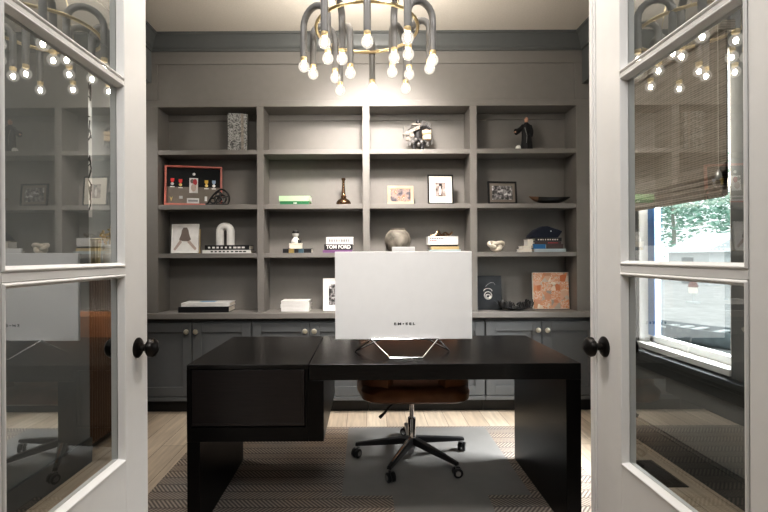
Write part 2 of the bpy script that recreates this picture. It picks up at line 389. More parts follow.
MB().box(fx0-.010, fx0-.001, WY1-.078, WY1-.0125, WZ0+.0625, WZ1-.0605).build('side_strip', 'bluestrip', wn, bevel=.002)  # narrow dark blue strip beside the far jamb
MB().add([(fx0+.02,WY0+.02,WZ0+.05),(fx0+.02,WY1-.02,WZ0+.05),(fx0+.02,WY1-.02,WZ1-.03),(fx0+.02,WY0+.02,WZ1-.03)],[(0,1,2,3)]).build('window_pane', 'winglass', wn)

# ---- french doors (structure), hinged towards us, swung into the room
def french_door(name, hinge, rz, side, sn, st):
    """side=+1: visible face looks to +x (left door); -1 mirrored"""
    r = bpy.data.objects.new(name, None); COL.objects.link(r); r['kind'] = 'structure'
    r.location = (*hinge, 0); r.rotation_euler = (0,0,rz)
    Wd, t, bd, ht = .746, .038, .014, 2.46
    lites = [(.606,1.177),(1.227,1.782),(1.822,2.34)]
    xs = (lambda x: -x) if side > 0 else (lambda x: x)     # x = depth behind the visible face
    m = MB()
    def bx(y0,y1,z0,z1):
        a, b = sorted((xs(0), xs(t))); m.box(a,b,y0,y1,z0,z1)
    bx(0, sn-bd, .01, ht); bx(Wd-st+bd, Wd, .01, ht)
    zs = [.01] + [q for l in lites for q in (l[0]-bd, l[1]+bd)] + [ht]
    for i in range(0, len(zs), 2): bx(sn-bd, Wd-st+bd, zs[i], zs[i+1])
    for z0, z1 in lites:                                   # glazing beads, both faces, stepped and sloped
        for s0, sg in ((0,1),(t,-1)):
            rects = [(bd, 0), (bd*.75, -.005*sg), (bd*.45, -.004*sg), (0, .018*sg)]
            R = [[(xs(s0+d), sn-e, z0-e), (xs(s0+d), Wd-st+e, z0-e), (xs(s0+d), Wd-st+e, z1+e), (xs(s0+d), sn-e, z1+e)] for e, d in rects]
            m.rings(R, cap=False)
    m.build('door_frame', 'white', r, bevel=.0025)
    for z0, z1 in lites:
        x = xs(t/2)
        MB().add([(x,sn-.003,z0-.003),(x,Wd-st+.003,z0-.003),(x,Wd-st+.003,z1+.003),(x,sn-.003,z1+.003)], [(0,1,2,3)]).build('glass_pane', 'glass', r)
    for s0, sg in ((0,-1),(t,1)):
        T = Matrix.Translation((xs(s0), Wd-(.068 if side > 0 else .088), .94)) @ Matrix.Rotation((PI/2 if xs(sg) > 0 else -PI/2), 4, 'Y')
        k = MB().lathe([(.001,.068),(.016,.066),(.027,.060),(.033,.051),(.032,.041),(.022,.033),(.012,.029),(.011,.006),(.011,.0)][::-1], 20, 0, T).build('door_knob', 'iron', r, True)
        MB().lathe([(.034,0),(.034,.003),(.028,.008),(.014,.011),(.001,.011)], 24, 0, T).build('rosette', 'iron', k, True)
    if side < 0: MB().box(-.006,.0,Wd-.042,Wd-.004,.01,ht).box(-.010,-.006,Wd-.034,Wd-.012,.01,ht).build('astragal', 'white', r, bevel=.002)
    for z in (.25, 1.2, 2.2):
        MB().lathe([(.008,z-.05),(.008,z+.05)], 10, 0, Matrix.Translation((xs(t*.5), -.009, 0))).build('hinge', 'iron', r, True)
    return r
french_door('door_1', (-.770, .854), 0., +1, .120, .160)
french_door('door_2', (.791, .854), 0., -1, .101, .200)

# ================================================================== BASE CABINETS, COUNTER, BOOKCASE
YC = 3.58     # base cabinet face
seams = [-1.84, X(251,YC), X(368,YC), X(485,YC), 1.826]
CAB = ['charcoal base cabinet at the left end, below the flat art books', 'charcoal base cabinet second from the left, behind the desk drawer',
       'charcoal base cabinet seen under the desk behind the leather chair', 'charcoal base cabinet at the right end, below the orange patterned canvas']
for i in range(4):
    a, b = seams[i]+.002, seams[i+1]-.002
    r = thing('base_cabinet', CAB[i], 'cabinet', ((a+b)/2, YC, 0), 0, 'base cabinets under the bookcase')
    hw = (b-a)/2
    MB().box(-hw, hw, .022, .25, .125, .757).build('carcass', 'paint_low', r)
    MB().box(-hw, hw, .085, .24, 0, .124).build('toe_kick', 'toe', r)
    MB().box(-hw, hw, -.002, .020, .108, .140).build('bottom_rail', 'paint_low', r, bevel=.003)
    for s in (-1, 1):
        x0, x1 = (-hw+.004, -.003) if s < 0 else (.003, hw-.004)
        z0, z1, fr = .146, .722, .072
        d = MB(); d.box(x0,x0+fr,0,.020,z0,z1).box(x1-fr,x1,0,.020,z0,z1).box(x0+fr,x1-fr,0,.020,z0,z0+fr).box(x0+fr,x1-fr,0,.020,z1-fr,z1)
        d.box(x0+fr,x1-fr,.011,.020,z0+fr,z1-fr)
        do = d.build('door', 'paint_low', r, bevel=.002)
        T = Matrix.Translation((s*.036, 0, .658)) @ Matrix.Rotation(PI/2, 4, 'X')
        MB().lathe([(.007,0),(.007,.010),(.015,.015),(.021,.024),(.018,.033),(.001,.037)], 14, 0, T).build('knob', 'knobbrass', do, True)
ZC = .803
tag(MB().box(-1.845, WR-.002, YC-.035, YB-.002, ZC-.045, ZC).build('countertop', 'paint', None, bevel=.004), 'long grey painted countertop running under the shelves', 'countertop')

YBK = 3.815
bk = thing('built_in_bookcase', 'large grey built-in bookcase with four bays of open shelves', 'bookcase', (0, YU, ZC))
def BX(x0,x1,y0,y1,z0,z1): return MB().box(x0,x1,y0-YU,y1-YU,z0-ZC,z1-ZC)
stl = [(-1.845,-1.645), (-.861,-.808), (-.024,.032), (.827,.882), (1.669, WR-.003)]
ZTOP = 2.43
BX(-1.845, WR-.003, YBK, YB-.002, ZC, 2.985).build('back_panel', 'paint', bk)
for x0, x1 in stl: BX(x0,x1,YU,YBK,ZC,ZTOP).build('stile', 'paint', bk, bevel=.002)
SH = [(Z(149.2,YU), .036), (Z(203.9,YU), .037), (Z(252.7,YU), .036)]
S1, S2, S3 = [s[0]+.001 for s in SH]; ZK = ZC+.001
for i in range(4):
    x0, x1 = stl[i][1], stl[i+1][0]
    for z, t in SH: BX(x0,x1,YU+.006,YBK,z-t,z).build('shelf', 'paint', bk, bevel=.002)
    BX(x0,x1,YBK-.012,YBK,2.378,ZTOP).build('back_rail', 'paint', bk, bevel=.002)
hd = BX(-1.845, WR-.003, YU+.012, YBK, ZTOP, 2.985)
hd.box(-1.845, WR-.003, 0, .012, ZTOP-ZC, ZTOP+.05-ZC).box(-1.845, WR-.003, 0, .012, Z(63.5,YU)-ZC, 2.985-ZC)
hd.box(-1.845, -1.645, 0, .012, ZTOP+.05-ZC, Z(63.5,YU)-ZC).box(1.66, WR-.003, 0, .012, ZTOP+.05-ZC, Z(63.5,YU)-ZC)
hd.build('header_panel', 'paint', bk, bevel=.003)

# ================================================================== DESK
DF, DB, DZ = 2.04, 2.76, .76
dx0, dx1 = X(186.5,DF,364), X(581,DF,364)
dk = thing('desk', 'wide black espresso wooden desk with slab legs and drawer pedestal', 'desk', ((dx0+dx1)/2, DF, 0))
ox = (dx0+dx1)/2
def DX(x0,x1,y0,y1,z0,z1): return MB().box(x0-ox,x1-ox,y0,y1,z0,z1)
dd = DB-DF
DX(-.258,dx1,0,dd,DZ-.072,DZ).build('desktop', 'desktop', dk, bevel=.002)
DX(dx0,-.262,0,dd,DZ-.020,DZ).build('pedestal_top', 'desktop', dk, bevel=.002)
DX(dx1-.066,dx1,0,dd,.0118,DZ-.0725).build('leg', 'desk', dk, bevel=.002)
DX(dx0,dx0+.058,.0,dd,.0118,.413).build('leg', 'desk', dk, bevel=.002)
bx = DX(dx0,-.193,.016,dd,.414,DZ-.0735); bx.box(dx0-ox,-.262-ox,.016,dd,DZ-.0735,DZ-.0205)
bx.box(dx0-ox,dx0-ox+.018,0,.016,.414,DZ-.0205).box(-.262-ox,-.193-ox,0,.016,.414,DZ-.0735).box(dx0-ox+.018,-.262-ox,0,.016,.414,.478).box(-.276-ox,-.262-ox,0,.016,.478,DZ-.0205)
bx.build('drawer_pedestal', 'desk', dk, bevel=.0015)
dr = DX(dx0+.021,-.279,.002,.015,.485,DZ-.024)
dr.box(dx0-ox+.021,-.279-ox,-.002,.003,.485,.497).box(-.292-ox,-.279-ox,-.002,.003,.497,DZ-.026)
dr.build('drawer', 'drawer', dk, bevel=.0015)

# ================================================================== RUG, MAT, CHAIR
rg = MB().box(-1.14,1.25,1.30,3.29,0.001,.011).build('area_rug', 'rug'); tag(rg, 'brown and grey herringbone woven rug under the desk', 'rug')
poly = [(-.13,3.26),(.845,3.26),(.845,2.34),(.62,2.34),(.60,1.75),(.15,1.75),(.13,2.34),(-.13,2.34)]
cm = MB(); n = len(poly)
cm.add([(x,y,.012) for x,y in poly]+[(x,y,.0145) for x,y in poly], [tuple(range(n-1,-1,-1)),tuple(range(n,2*n))]+[(i,(i+1)%n,n+(i+1)%n,n+i) for i in range(n)])
tag(cm.build('chair_mat', 'chairmat'), 'translucent grey plastic chair mat lying on the rug', 'chair mat')

ccx, ccy, zf = .275, 2.78, .0147
ch = thing('office_chair', 'cognac leather swivel chair on a five-spoke wheeled base', 'chair', (ccx, ccy, zf))
# five-star base
star_ang = [15, 91, 178, 243, 311]; RR = .332
MB().lathe([(.028,-.0),(.030,.005),(.030,.05),(.024,.06)],18,0,Matrix.Translation((0,0,.045))).build('hub', 'chrome', ch, True)
for a in star_ang:
    A = math.radians(a); T = Matrix.Rotation(A, 4, 'Z')
    sp = MB(); R = []
    for q, wd, hi, zc in ((.02,.026,.020,.112),(.16,.022,.017,.098),(.30,.016,.012,.083),(RR+.014,.014,.010,.078)):
        R.append([(q,-wd,zc-hi),(q,wd,zc-hi),(q,wd*.72,zc+hi*.8),(q,-wd*.72,zc+hi*.8)])
    sp.rings(R, 0, T); o = sp.build('base_spoke', 'plastic', ch, bevel=.004)
    st_ = MB(); st_.rings([[(.03,-.008,.127),(.03,.008,.127),(.03,.006,.131),(.03,-.006,.131)],[(.30,-.006,.0925),(.30,.006,.0925),(.30,.004,.096),(.30,-.004,.096)]],0,T)
    if a == 243: st_.build('spoke_strip', 'chrome', o)
    cs = MB(); tw = Matrix.Translation((RR*math.cos(A), RR*math.sin(A), 0)) @ Matrix.Rotation(A+.9, 4, 'Z')
    for sy in (-.014, .014):
        cs.lathe([(.001,-.009),(.022,-.009),(.027,-.006),(.027,.006),(.022,.009),(.001,.009)], 18, 0, tw @ Matrix.Translation((.01,sy,.0275)) @ Matrix.Rotation(PI/2,4,'X'))
    for sy in (-.0235, .0235): cs.lathe([(.001,-.001),(.015,-.001),(.015,.001),(.001,.001)], 14, 1, tw @ Matrix.Translation((.01,sy,.0275)) @ Matrix.Rotation(PI/2,4,'X'))
    cs.lathe([(.006,.05),(.006,.08)],10,1,tw)
    cs.box(-.012,.022,-.004,.004,.026,.056,0,tw)
    cs.build('caster', ['plastic','chrome'], ch, True)
MB().lathe([(.024,.02),(.024,.24),(.021,.245)],18).build('gas_lift_sleeve', 'chrome', ch, True)
MB().lathe([(.014,.24),(.014,.40)],16).build('gas_lift_piston', 'chrome', ch, True)
m = MB(); m.box(-.09,.09,-.10,.12,.385,.415); m.build('seat_plate', 'plastic', ch, bevel=.006)
MB().tube([(-.04,-.05,.392),(-.10,-.09,.385),(-.17,-.16,.33),(-.20,-.19,.312)], [.006,.006,.007,.010], 10).build('tilt_lever', 'plastic', ch, True)
# seat pan with rounded corners
def rr(w, d, r, z, oy=0, n=6):
    pts = []
    for cx_, cy_, a0 in ((w-r,d-r,0),(-w+r,d-r,90),(-w+r,-d+r,180),(w-r,-d+r,270)):
        for i in range(n+1):
            a = math.radians(a0+90*i/n); pts.append((cx_+r*math.cos(a), oy+cy_+r*math.sin(a), z))
    return pts
sm = MB(); sm.rings([rr(.20,.20,.10,.410), rr(.285,.27,.10,.412), rr(.305,.295,.11,.428), rr(.308,.30,.11,.470), rr(.292,.288,.13,.495), rr(.26,.26,.12,.508), rr(.10,.10,.05,.512)])
sm.build('seat', 'leather', ch, True)
# wrap-around back and arms (thick U shell, arms low, back high)
sh = MB(); R = []
NU = 40
for i in range(NU+1):
    u = i/NU; a = math.radians(-62 + (304)*u)          # from right arm front round the back to the left arm front
    ca, sa = math.cos(a), math.sin(a)
    sq = (abs(ca)**2.6+abs(sa)**2.6)**(-1/2.6)
    back = max(0., min(1., (sa+.15)/.9)); back = back*back*(3-2*back)
    zt = .60 + .26*back
    ex = 1.0 if .03 < u < .97 else .96
    ri, ro = .268*sq*ex, .332*sq*ex; lean = .05*back
    rad = [(ro*.97,.418),(ro*1.0,.436),(ro,.52),(ro+lean*.6,zt-.03),((ro+ri)/2+lean,zt),(ri+lean*.8,zt-.03),(ri,.52),(ri,.43)]
    R.append([(q*ca, q*sa*.93, zz) for q, zz in rad])
sh.rings(R); sh.build('backrest', 'leather', ch, True)

# ================================================================== MONITOR
DM = 2.25
mx0, mx1 = X(335,DM,295), X(472,DM,295); mxc = (mx0+mx1)/2; mw = (mx1-mx0)/2
mz0, mz1 = Z(339.5,DM,404), Z(251.5,DM,404)
mo = thing('monitor', 'large silver all-in-one computer monitor seen from behind on the desk', 'monitor', (mxc, DM, DZ+.0005))
zb, zt = mz0-DZ, mz1-DZ
MB().box(-mw,mw,0,.018,zb,zt).build('housing', 'monitor', mo, bevel=.003)
MB().box(-mw+.008,mw-.008,.0181,.0195,zb+.008,zt-.008).build('screen', 'bkblack', mo)
MB().box(X(392,DM,249)-mxc, X(415,DM,249)-mxc, .002, .016, zt+.0003, zt+.023).build('webcam', 'monitor', mo, bevel=.003)
text_mesh('logo', 'E M \u2022 E E L', .016, 'ink', mo, (X(404.5,DM,324)-mxc, -.0006, Z(324,DM,404)-DZ), width=(21)/F*DM, bold=.0006)
def mp(px,py,D): return (X(px,D,py)-mxc, D-DM, Z(py,D,px)-DZ)
st = MB(); r_ = .0042
fy = 2.145; ry = 2.31
f1, f2 = mp(389.8,358.5,fy), mp(422.8,358.5,fy); zr = r_
f1 = (f1[0], f1[1], zr); f2 = (f2[0], f2[1], zr)
tl, tr = (mp(371,341,DM-.01)[0], -.012, zb+.004), (mp(438,341,DM-.01)[0], -.012, zb+.004)
st.tube([tl, f1], r_, 8).tube([f1, f2], r_, 8).tube([f2, tr], r_, 8)
l1 = (mp(355.5,351,ry)[0], ry-DM, zr); l2 = (mp(449,351,ry)[0], ry-DM, zr)
st.tube([tl, l1], r_, 8).tube([tr, l2], r_, 8)
l3 = (l1[0]+.01, .13, zr); l4 = (l2[0]-.01, .13, zr)
st.tube([l1, (tl[0]+.05, .02, zb-.001)], r_, 8).tube([l2, (tr[0]-.05, .02, zb-.001)], r_, 8)
st.tube([tl, tr], r_*.9, 8)
for p in (f1,f2,l1,l2,tl,tr): st.ball(p, r_, 8, 6)
st.build('wire_stand', 'chrome', mo, True)
MB().box(tl[0],tr[0],-.014,.016,zb-.001,zb+.008).build('stand_bracket', 'chrome', mo, bevel=.002)

# ================================================================== CHANDELIER
hx, hy, hz = .01, 2.25, H+1.12
cd = thing('chandelier', 'brass ring chandelier with grey curved tubes and glowing globe bulbs', 'chandelier', (hx, hy, hz))
NR = 64; RC = .25
MB().tube([(RC*math.cos(2*PI*i/NR), RC*math.sin(2*PI*i/NR), 0) for i in range(NR)], .0085, 10, closed=True).build('ring', 'brass', cd, True)
pairs = [((-.31,-.02),(-.185,-.11)), ((-.275,.07),(-.165,.12)), ((-.186,-.27),(-.118,-.105)), ((-.15,.30),(-.085,.06)),
         ((.0,-.275),None), ((.03,.27),None), ((.215,.275),(.127,.05)), ((.172,-.31),(.126,-.115)), ((.31,.01),(.215,.08)), ((.312,-.085),(.19,-.15))]
BZ = -.19
def bulb(x, y):
    so = MB().lathe([(.001,.053),(.0150,.052),(.0155,.048),(.0155,.030),(.012,.026)][::-1], 14, 0, Matrix.Translation((x,y,BZ))).build('socket', 'socket', cd, True)
    g = MB().lathe([(.001,-.0275),(.010,-.026),(.0195,-.020),(.0258,-.009),(.027,.001),(.024,.013),(.0165,.022),(.0115,.028)], 18, 0, Matrix.Translation((x,y,BZ))).build('bulb', 'bulbglass', cd, True)
    MB().ball((x,y,BZ-.002), (.0105,.0105,.014), 10, 7).build('filament', 'core', g, True)
for a, b in pairs:
    A = Vector(a); top = .085
    if b is None:
        B = A*(.17/A.length); endz = -.0
    else: B = Vector(b); endz = BZ+.045
    mid = (A+B)/2; half = (A-B)/2; hl = half.length
    pts = [(A.x, A.y, BZ+.045), (A.x, A.y, .0)]
    for i in range(0, 13):
        t = PI*i/12; p = mid + half*math.cos(t); pts.append((p.x, p.y, .004 + min(top,hl)*math.sin(t)))
    pts += [(B.x, B.y, 0)] + ([(B.x, B.y, endz)] if endz < -.01 else [])
    MB().tube(pts, .0165, 12).build('arm', 'tubegrey', cd, True)
    bulb(*a)
    if b: bulb(*b)
for ang in (-90, -125, -55, 90):
    A = math.radians(ang); x, y = RC*math.cos(A), RC*math.sin(A)
    MB().tube([(x,y,.005),(x*.25,y*.25,CEIL-hz-.03)], .0016, 6).build('cable', 'brass', cd, True)
MB().lathe([(.075,CEIL-hz),(.075,CEIL-hz-.02),(.06,CEIL-hz-.032),(.001,CEIL-hz-.034)][::-1], 28).build('ceiling_canopy', 'brass', cd, True)

# ================================================================== SHELF OBJECTS
DS = 3.69
def sx(px, D=DS, py=200): return X(px, D, py)
def book(label, px0, px1, py_h, z, cover, D=3.66, depth=.10, rz=0., title=None, group=None, spine_right=False, pages='pages', jacket=None, shift=0.):
    """flat book; spine faces the viewer.  py_h height in pixels"""
    x0, x1 = sx(px0,D), sx(px1,D); w = (x1-x0)/2; h = py_h*D/F
    r = thing('book', label, 'book', ((x0+x1)/2, D, z), rz, group)
    t = min(.004, h*.16)
    c = MB(); c.box(-w,w,0,depth,0,t).box(-w,w,0,depth,h-t,h).box(-w,w,0,t,t,h-t); c.build('cover', cover, r, bevel=.001)
    MB().box(-w+.003,w-.003,t,depth-.004,t,h-t).build('page_block', pages, r)
    if title:
        body, m_, fr, off = title
        if body: text_mesh('spine_title', body, h*.86, m_, r, (off*w, -.0008, h*.5), width=2*w*fr, bold=.0012)
        else:   # unreadable small print: rows of tiny strokes
            q = MB(); n = 9
            for i in range(n):
                a = (off-fr)*w + 2*fr*w*i/n; q.box(a, a+2*fr*w/n*random.uniform(.45,.8), -.0008, .0002, h*.32, h*.68)
            q.build('spine_print', m_, r)
    return r, h
def picture_frame(label, px0, px1, py0, py1, z, frame, mat_, photo, border, matw, D=3.68, rz=0., tilt=.10, name='picture_frame', group=None, fig=None, thick=.014):
    x0, x1 = sx(px0,D), sx(px1,D); w = (x1-x0)/2; h = (py1-py0)*D/F
    r = thing(name, label, 'picture frame', ((x0+x1)/2, D, z+thick*.12), rz, group)
    T = Matrix.Rotation(-tilt, 4, 'X')
    b = border
    f = MB(); f.box(-w,w,0,thick,0,b,0,T).box(-w,w,0,thick,h-b,h,0,T).box(-w,-w+b,0,thick,b,h-b,0,T).box(w-b,w,0,thick,b,h-b,0,T)
    f.box(-w+.002,w-.002,thick*.8,thick,.002,h-.002,0,T)
    f.build('frame', frame, r, bevel=.0015)
    if matw: MB().box(-w+b,w-b,thick*.45,thick*.5,b,h-b,0,T).build('mat_board', mat_, r)
    e = b+matw
    p = MB(); p.box(-w+e,w-e,thick*.36,thick*.42,e,h-e,0,T)
    mats = [photo]
    if fig:
        for it in fig:
            mm = it[-1]; yy = thick*.36-.0007*(1+fig.index(it))
            if mm not in mats: mats.append(mm)
            q = MB(); fx, fz = (lambda u: -w+e+u*2*(w-e)), (lambda v: e+v*(h-2*e))
            if it[0] == 'e': q.ell(fx(it[1]), fz(it[2]), it[3]*2*(w-e), it[4]*(h-2*e), yy, th=.0004)
            else: q.prism([(fx(u), fz(v)) for u, v in it[1]], yy-.0004, yy)
            q.v = [(min(max(a_,-w+e),w-e), b_, min(max(c_,e),h-e)) for a_, b_, c_ in q.v]
            p.add(q.v, q.f, mats.index(mm), T)
    p.build('photograph', mats, r)
    # easel strut behind
    MB().box(-.012,.012,thick,thick+.004,.0,h*.7,0,Matrix.Translation((0,.0,0)) @ Matrix.Rotation(-tilt*.2,4,'X')).build('easel_back', 'bkblack', r) if tilt > .05 else None
    return r

# ---- bay 1
w0 = sx(229); w1 = sx(248)
r = thing('hardcover_book', 'upright book with mottled grey cover on the top left shelf', 'book', ((w0+w1)/2, 3.67, S1), .12)
hh = 38.5*3.67/F; hw = (w1-w0)/2
MB().box(-hw,hw*.35,0,.006,0,hh).box(-hw,hw*.35,.034,.04,0,hh).build('cover', 'mottle', r, bevel=.001)
MB().box(-hw+.002,hw*.33,.006,.034,.003,hh-.003).build('page_block', 'pages', r)
MB().box(hw*.36,hw*.62,-.001,.041,0,hh).build('spine', 'modpale', r, bevel=.002)
MB().box(hw*.63,hw,.0,.04,0,hh-.004).build('slipcase', 'mottle', r, bevel=.001)

# medal display
r = thing('medal_display_case', 'red wooden shadow box of medals leaning on the second shelf', 'display case', (sx(193.5), 3.685, S2+.004), .22)
Wm = (sx(220)-sx(164))/2*.98; Hm = 40.5*3.69/F; T = Matrix.Rotation(-.10,4,'X'); b = .016; th = .03
f = MB(); f.box(-Wm,Wm,0,th,0,b,0,T).box(-Wm,Wm,0,th,Hm-b,Hm,0,T).box(-Wm,-Wm+b,0,th,b,Hm-b,0,T).box(Wm-b,Wm,0,th,b,Hm-b,0,T); f.build('frame', 'redwood', r, bevel=.003)
MB().box(-Wm+b,Wm-b,.018,.022,Hm*.47,Hm-b,0,T).box(-Wm+b,Wm-b,.018,.022,b,Hm*.47,1,T).build('backing', ['felt','feltgrey'], r)
def medal(u, v, rib, disc, plate=True):
    x = -Wm + 2*Wm*u; z = Hm*v
    k = MB(); k.lathe([(.001,-.003),(.012,-.003),(.013,0),(.001,.001)], 14, 0, T @ Matrix.Translation((x,.016,z-.006)) @ Matrix.Rotation(PI/2,4,'X'))
    if plate: k.box(x-.017,x+.017,.0165,.018,z-.034,z-.026,1,T)
    o = k.build('medal', [disc,'paper'], r, True)
    MB().prism([(x-.014,z+.040),(x+.014,z+.040),(x+.014,z+.018),(x+.004,z+.005),(x-.004,z+.005),(x-.014,z+.018)], .0155, .0175, 0, T).build('ribbon', rib, o)
medal(.13,.56,'ribred','silver'); medal(.27,.54,'ribred','gold'); medal(.72,.53,'ribyel','gold'); medal(.85,.53,'ribblue','silver')
MB().box(-.035,.033,.0165,.018,Hm*.32,Hm*.70,0,T).ell(-.008,Hm*.60,.016,.018,.016,1).ell(.012,Hm*.58,.016,.026,.0159,2).ell(0,Hm*.44,.02,.03,.0158,3).build('photograph', ['photobg','hair','redtext','photoskin'], r)
MB().box(-.052,.042,.0165,.018,Hm*.06,Hm*.19,0,T).box(-.042,.032,.0158,.0166,Hm*.10,Hm*.15,1,T).build('name_plate', ['silver','grey'], r)
MB().lathe([(.001,-.003),(.012,-.002),(.001,.001)],14,0,T @ Matrix.Translation((0,.016,Hm*.80)) @ Matrix.Rotation(PI/2,4,'X')).build('badge', 'silver', r)
MB().prism([(-Wm*.82,Hm*.22),(-Wm*.77,Hm*.10),(-Wm*.72,Hm*.22),(-Wm*.77,Hm*.18)],.016,.018,0,T).build('badge', 'gold', r)
MB().box(-Wm*.50,-Wm*.38,.016,.018,Hm*.17,Hm*.24,0,T).build('badge', 'silver', r)
MB().box(Wm*.38,Wm*.47,.016,.018,Hm*.12,Hm*.24,0,T).build('badge', 'silver', r)

# black openwork ornament
r = thing('openwork_ornament', 'black openwork rib ornament standing in front of the medal case', 'ornament', (sx(219.5), 3.645, S2))
aw = (sx(231)-sx(207))/2; ah = 16*3.645/F
rim = [(-aw, .008),(-aw*.8,.018),(-aw*.45,ah*.55),(0,ah*.88),(.35*aw,ah*.98),(aw*.75,ah*.8),(aw*.95,ah*.45),(aw*.85,.01)]
def smooth_path(P, k=5):
    out = []
    for i in range(len(P)-1):
        p0, p1, p2, p3 = P[max(i-1,0)], P[i], P[i+1], P[min(i+2,len(P)-1)]
        for j in range(k):
            t = j/k; out.append(tuple(.5*((2*b)+(c-a)*t+(2*a-5*b+4*c-d)*t*t+(-a+3*b-3*c+d)*t**3) for a,b,c,d in zip(p0,p1,p2,p3)))
    return out+[P[-1]]
q = MB(); q.tube([(x,0,z) for x,z in smooth_path(rim)], .0075, 8)
q.tube([(-aw*.9,0,.006),(aw*.85,0,.006)], .006, 8); q.build('outer_rib', 'black', r, True)
q = MB()
for cxx, czz, rad in ((-.4*aw,.036,.02),(0,.05,.026),(.4*aw,.05,.03),(.1*aw,.085,.022)):
    q.tube([(cxx+rad*math.cos(2*PI*i/14), .002, czz+rad*math.sin(2*PI*i/14)) for i in range(14)], .0065, 6, closed=True)
for p0, p1 in (((-.3*aw,.01),(.3*aw,.1)),((.5*aw,.01),(.1*aw,.11)),((-.1*aw,.01),(-.2*aw,.07)),((.1*aw,.05),(.85*aw,.07))):
    q.tube([(p0[0],.002,p0[1]),(p1[0],.002,p1[1])], .006, 6)
q.build('lattice', 'black', r, True)

# row 3: portrait print, books + arch
fig = [('p',[(.20,.0),(.76,.0),(.70,.40),(.28,.42)],'paper'),('p',[(.32,.48),(.06,.10),(.13,.06),(.38,.36)],'photoskin'),('p',[(.64,.48),(.97,.14),(.92,.06),(.60,.36)],'photoskin'),('p',[(.43,.90),(.57,.90),(.63,.80),(.66,.66),(.74,.46),(.62,.40),(.40,.41),(.27,.46),(.35,.66),(.37,.80)],'hair')]
picture_frame('white bordered portrait of a long-haired woman from behind, left shelf', 170, 198, 223.5, 253, S3+.0012, 'paper', 'paper', 'photobg', .008, .0, 3.66, -.06, .09, fig=fig, name='portrait_frame')
r = thing('picture_frame', 'thin gold edged frame tucked behind the white portrait print', 'picture frame', (sx(188), 3.72, S3+.001), -.03)
MB().box(-.085,.085,0,.012,0,.20,0,Matrix.Rotation(-.06,4,'X')).build('frame', 'bktan', r, bevel=.002)
MB().box(-.078,.078,-.001,.001,.008,.192,0,Matrix.Rotation(-.06,4,'X')).build('photograph', 'photobg', r)
_, h1 = book('black and white art book, bottom of the pair under the arch', 202, 250.5, 3.3, S3, 'bkwhite', 3.635, .15, title=(None,'ink',.75,.1), group='art books under the arch sculpture')
_, h2 = book('black art book directly under the white arch sculpture', 204.5, 249, 4.8, S3+h1+.0003, 'bkblack', 3.64, .14, title=(None,'paper',.85,.0), group='art books under the arch sculpture')
zA = S3+h1+h2+.0006; aw = (sx(234)-sx(215.5))/2; tR = aw*.42; ah = 23*3.68/F
pts = [(-aw+tR,0,tR*.0)]+[(-(aw-tR)*math.cos(PI*i/14),0,ah-aw+(aw-tR)*math.sin(PI*i/14)) for i in range(15)]+[(aw-tR,0,0)]
o = MB().tube(pts, tR, 14).build('arch_sculpture', 'ceramic', None, True); o.location = (sx(224.8), 3.70, zA)
tag(o, 'white ceramic arch sculpture standing on two art books', 'sculpture')
# counter: large books
_, h1 = book('large black art book lying at the bottom on the counter', 178, 228, 5.6, ZK, 'bkblack', 3.60, .20, rz=.03, group='flat art books on the counter')
r, h2 = book('large white art book on the black one at the counter', 181, 229, 3.9, ZK+h1+.0004, 'bkwhite', 3.61, .19, rz=.05, group='flat art books on the counter')
MB().box(-.07,.05,.07,.16,h2,h2+.0008).build('cover_picture', 'palesky', r)

# ---- bay 2
_, h1 = book('dark green book under the mint one, second bay', 280, 309, 3.6, S2, 'bkgreen', 3.65, .13, title=(None,'paper',.12,.05), group='green books on the second shelf')
_, h2 = book('mint green book lying on the dark green one', 279, 310, 5.4, S2+h1+.0003, 'bkmint', 3.65, .13, pages='paper', group='green books on the second shelf')
o = MB().lathe([(.001,0),(.055,.001),(.060,.012),(.058,.026),(.046,.042),(.026,.054),(.020,.062),(.024,.070),(.017,.078),(.013,.12),(.010,.175),(.011,.20),(.017,.210),(.018,.216),(.012,.220),(.001,.220)], 28).build('bottle_vase', 'bronze', None, True)
o.location = (sx(343.5), 3.70, S2); tag(o, 'dark bronze bottle vase with long thin neck, second shelf', 'vase')
# row 3 left stack
_, h1 = book('black hardback under the small cream box, third shelf', 282.5, 311, 4.3, S3, 'bkblack', 3.65, .13, group='stack under the bust')
bx_ = thing('trinket_box', 'small cream box on the black book, below the white bust', 'box', (sx(295.5), 3.66, S3+h1+.0004))
MB().box(-.048,.048,0,.08,0,.034).build('box_body', 'cream', bx_, bevel=.003)
MB().box(-.050,.050,-.002,.082,.0345,.044).build('lid', 'cream', bx_, bevel=.003)
for px, mm, lab in ((292.5,'gold','small gold trinket cube in front of the black book'),(302,'bkteal','small slate blue trinket cube in front of the black book')):
    o = MB().box(-.020,.020,0,.026,0,.030).lathe([(.016,.030),(.018,.032),(.001,.034)],10,0,Matrix.Translation((0,.013,0))).build('trinket_cube', mm, None, bevel=.004); o.location = (sx(px), 3.615, S3); tag(o, lab, 'trinket', 'trinkets beside the bust')
o = MB().lathe([(.001,0),(.036,.001),(.038,.012),(.030,.030),(.018,.042),(.016,.050),(.024,.058),(.028,.072),(.026,.086),(.016,.094),(.001,.096)], 18, 0)
bt = thing('bust_figurine', 'small white bust with a black cap on the cream box', 'figurine', (sx(295.5), 3.69, S3+h1+.046))
o.build('body', 'ceramic', bt, True)
MB().lathe([(.029,.078),(.030,.086),(.022,.100),(.001,.106)],18).build('cap', 'black', bt, True)
MB().ball((.03,-.02,.012),(.020,.012,.016)).build('bow', 'black', bt, True)
_, h1 = book('purple book at the bottom of the fashion book stack', 322.5, 352, 2.8, S3, 'bkpurple', 3.63, .14, group='fashion books on the third shelf')
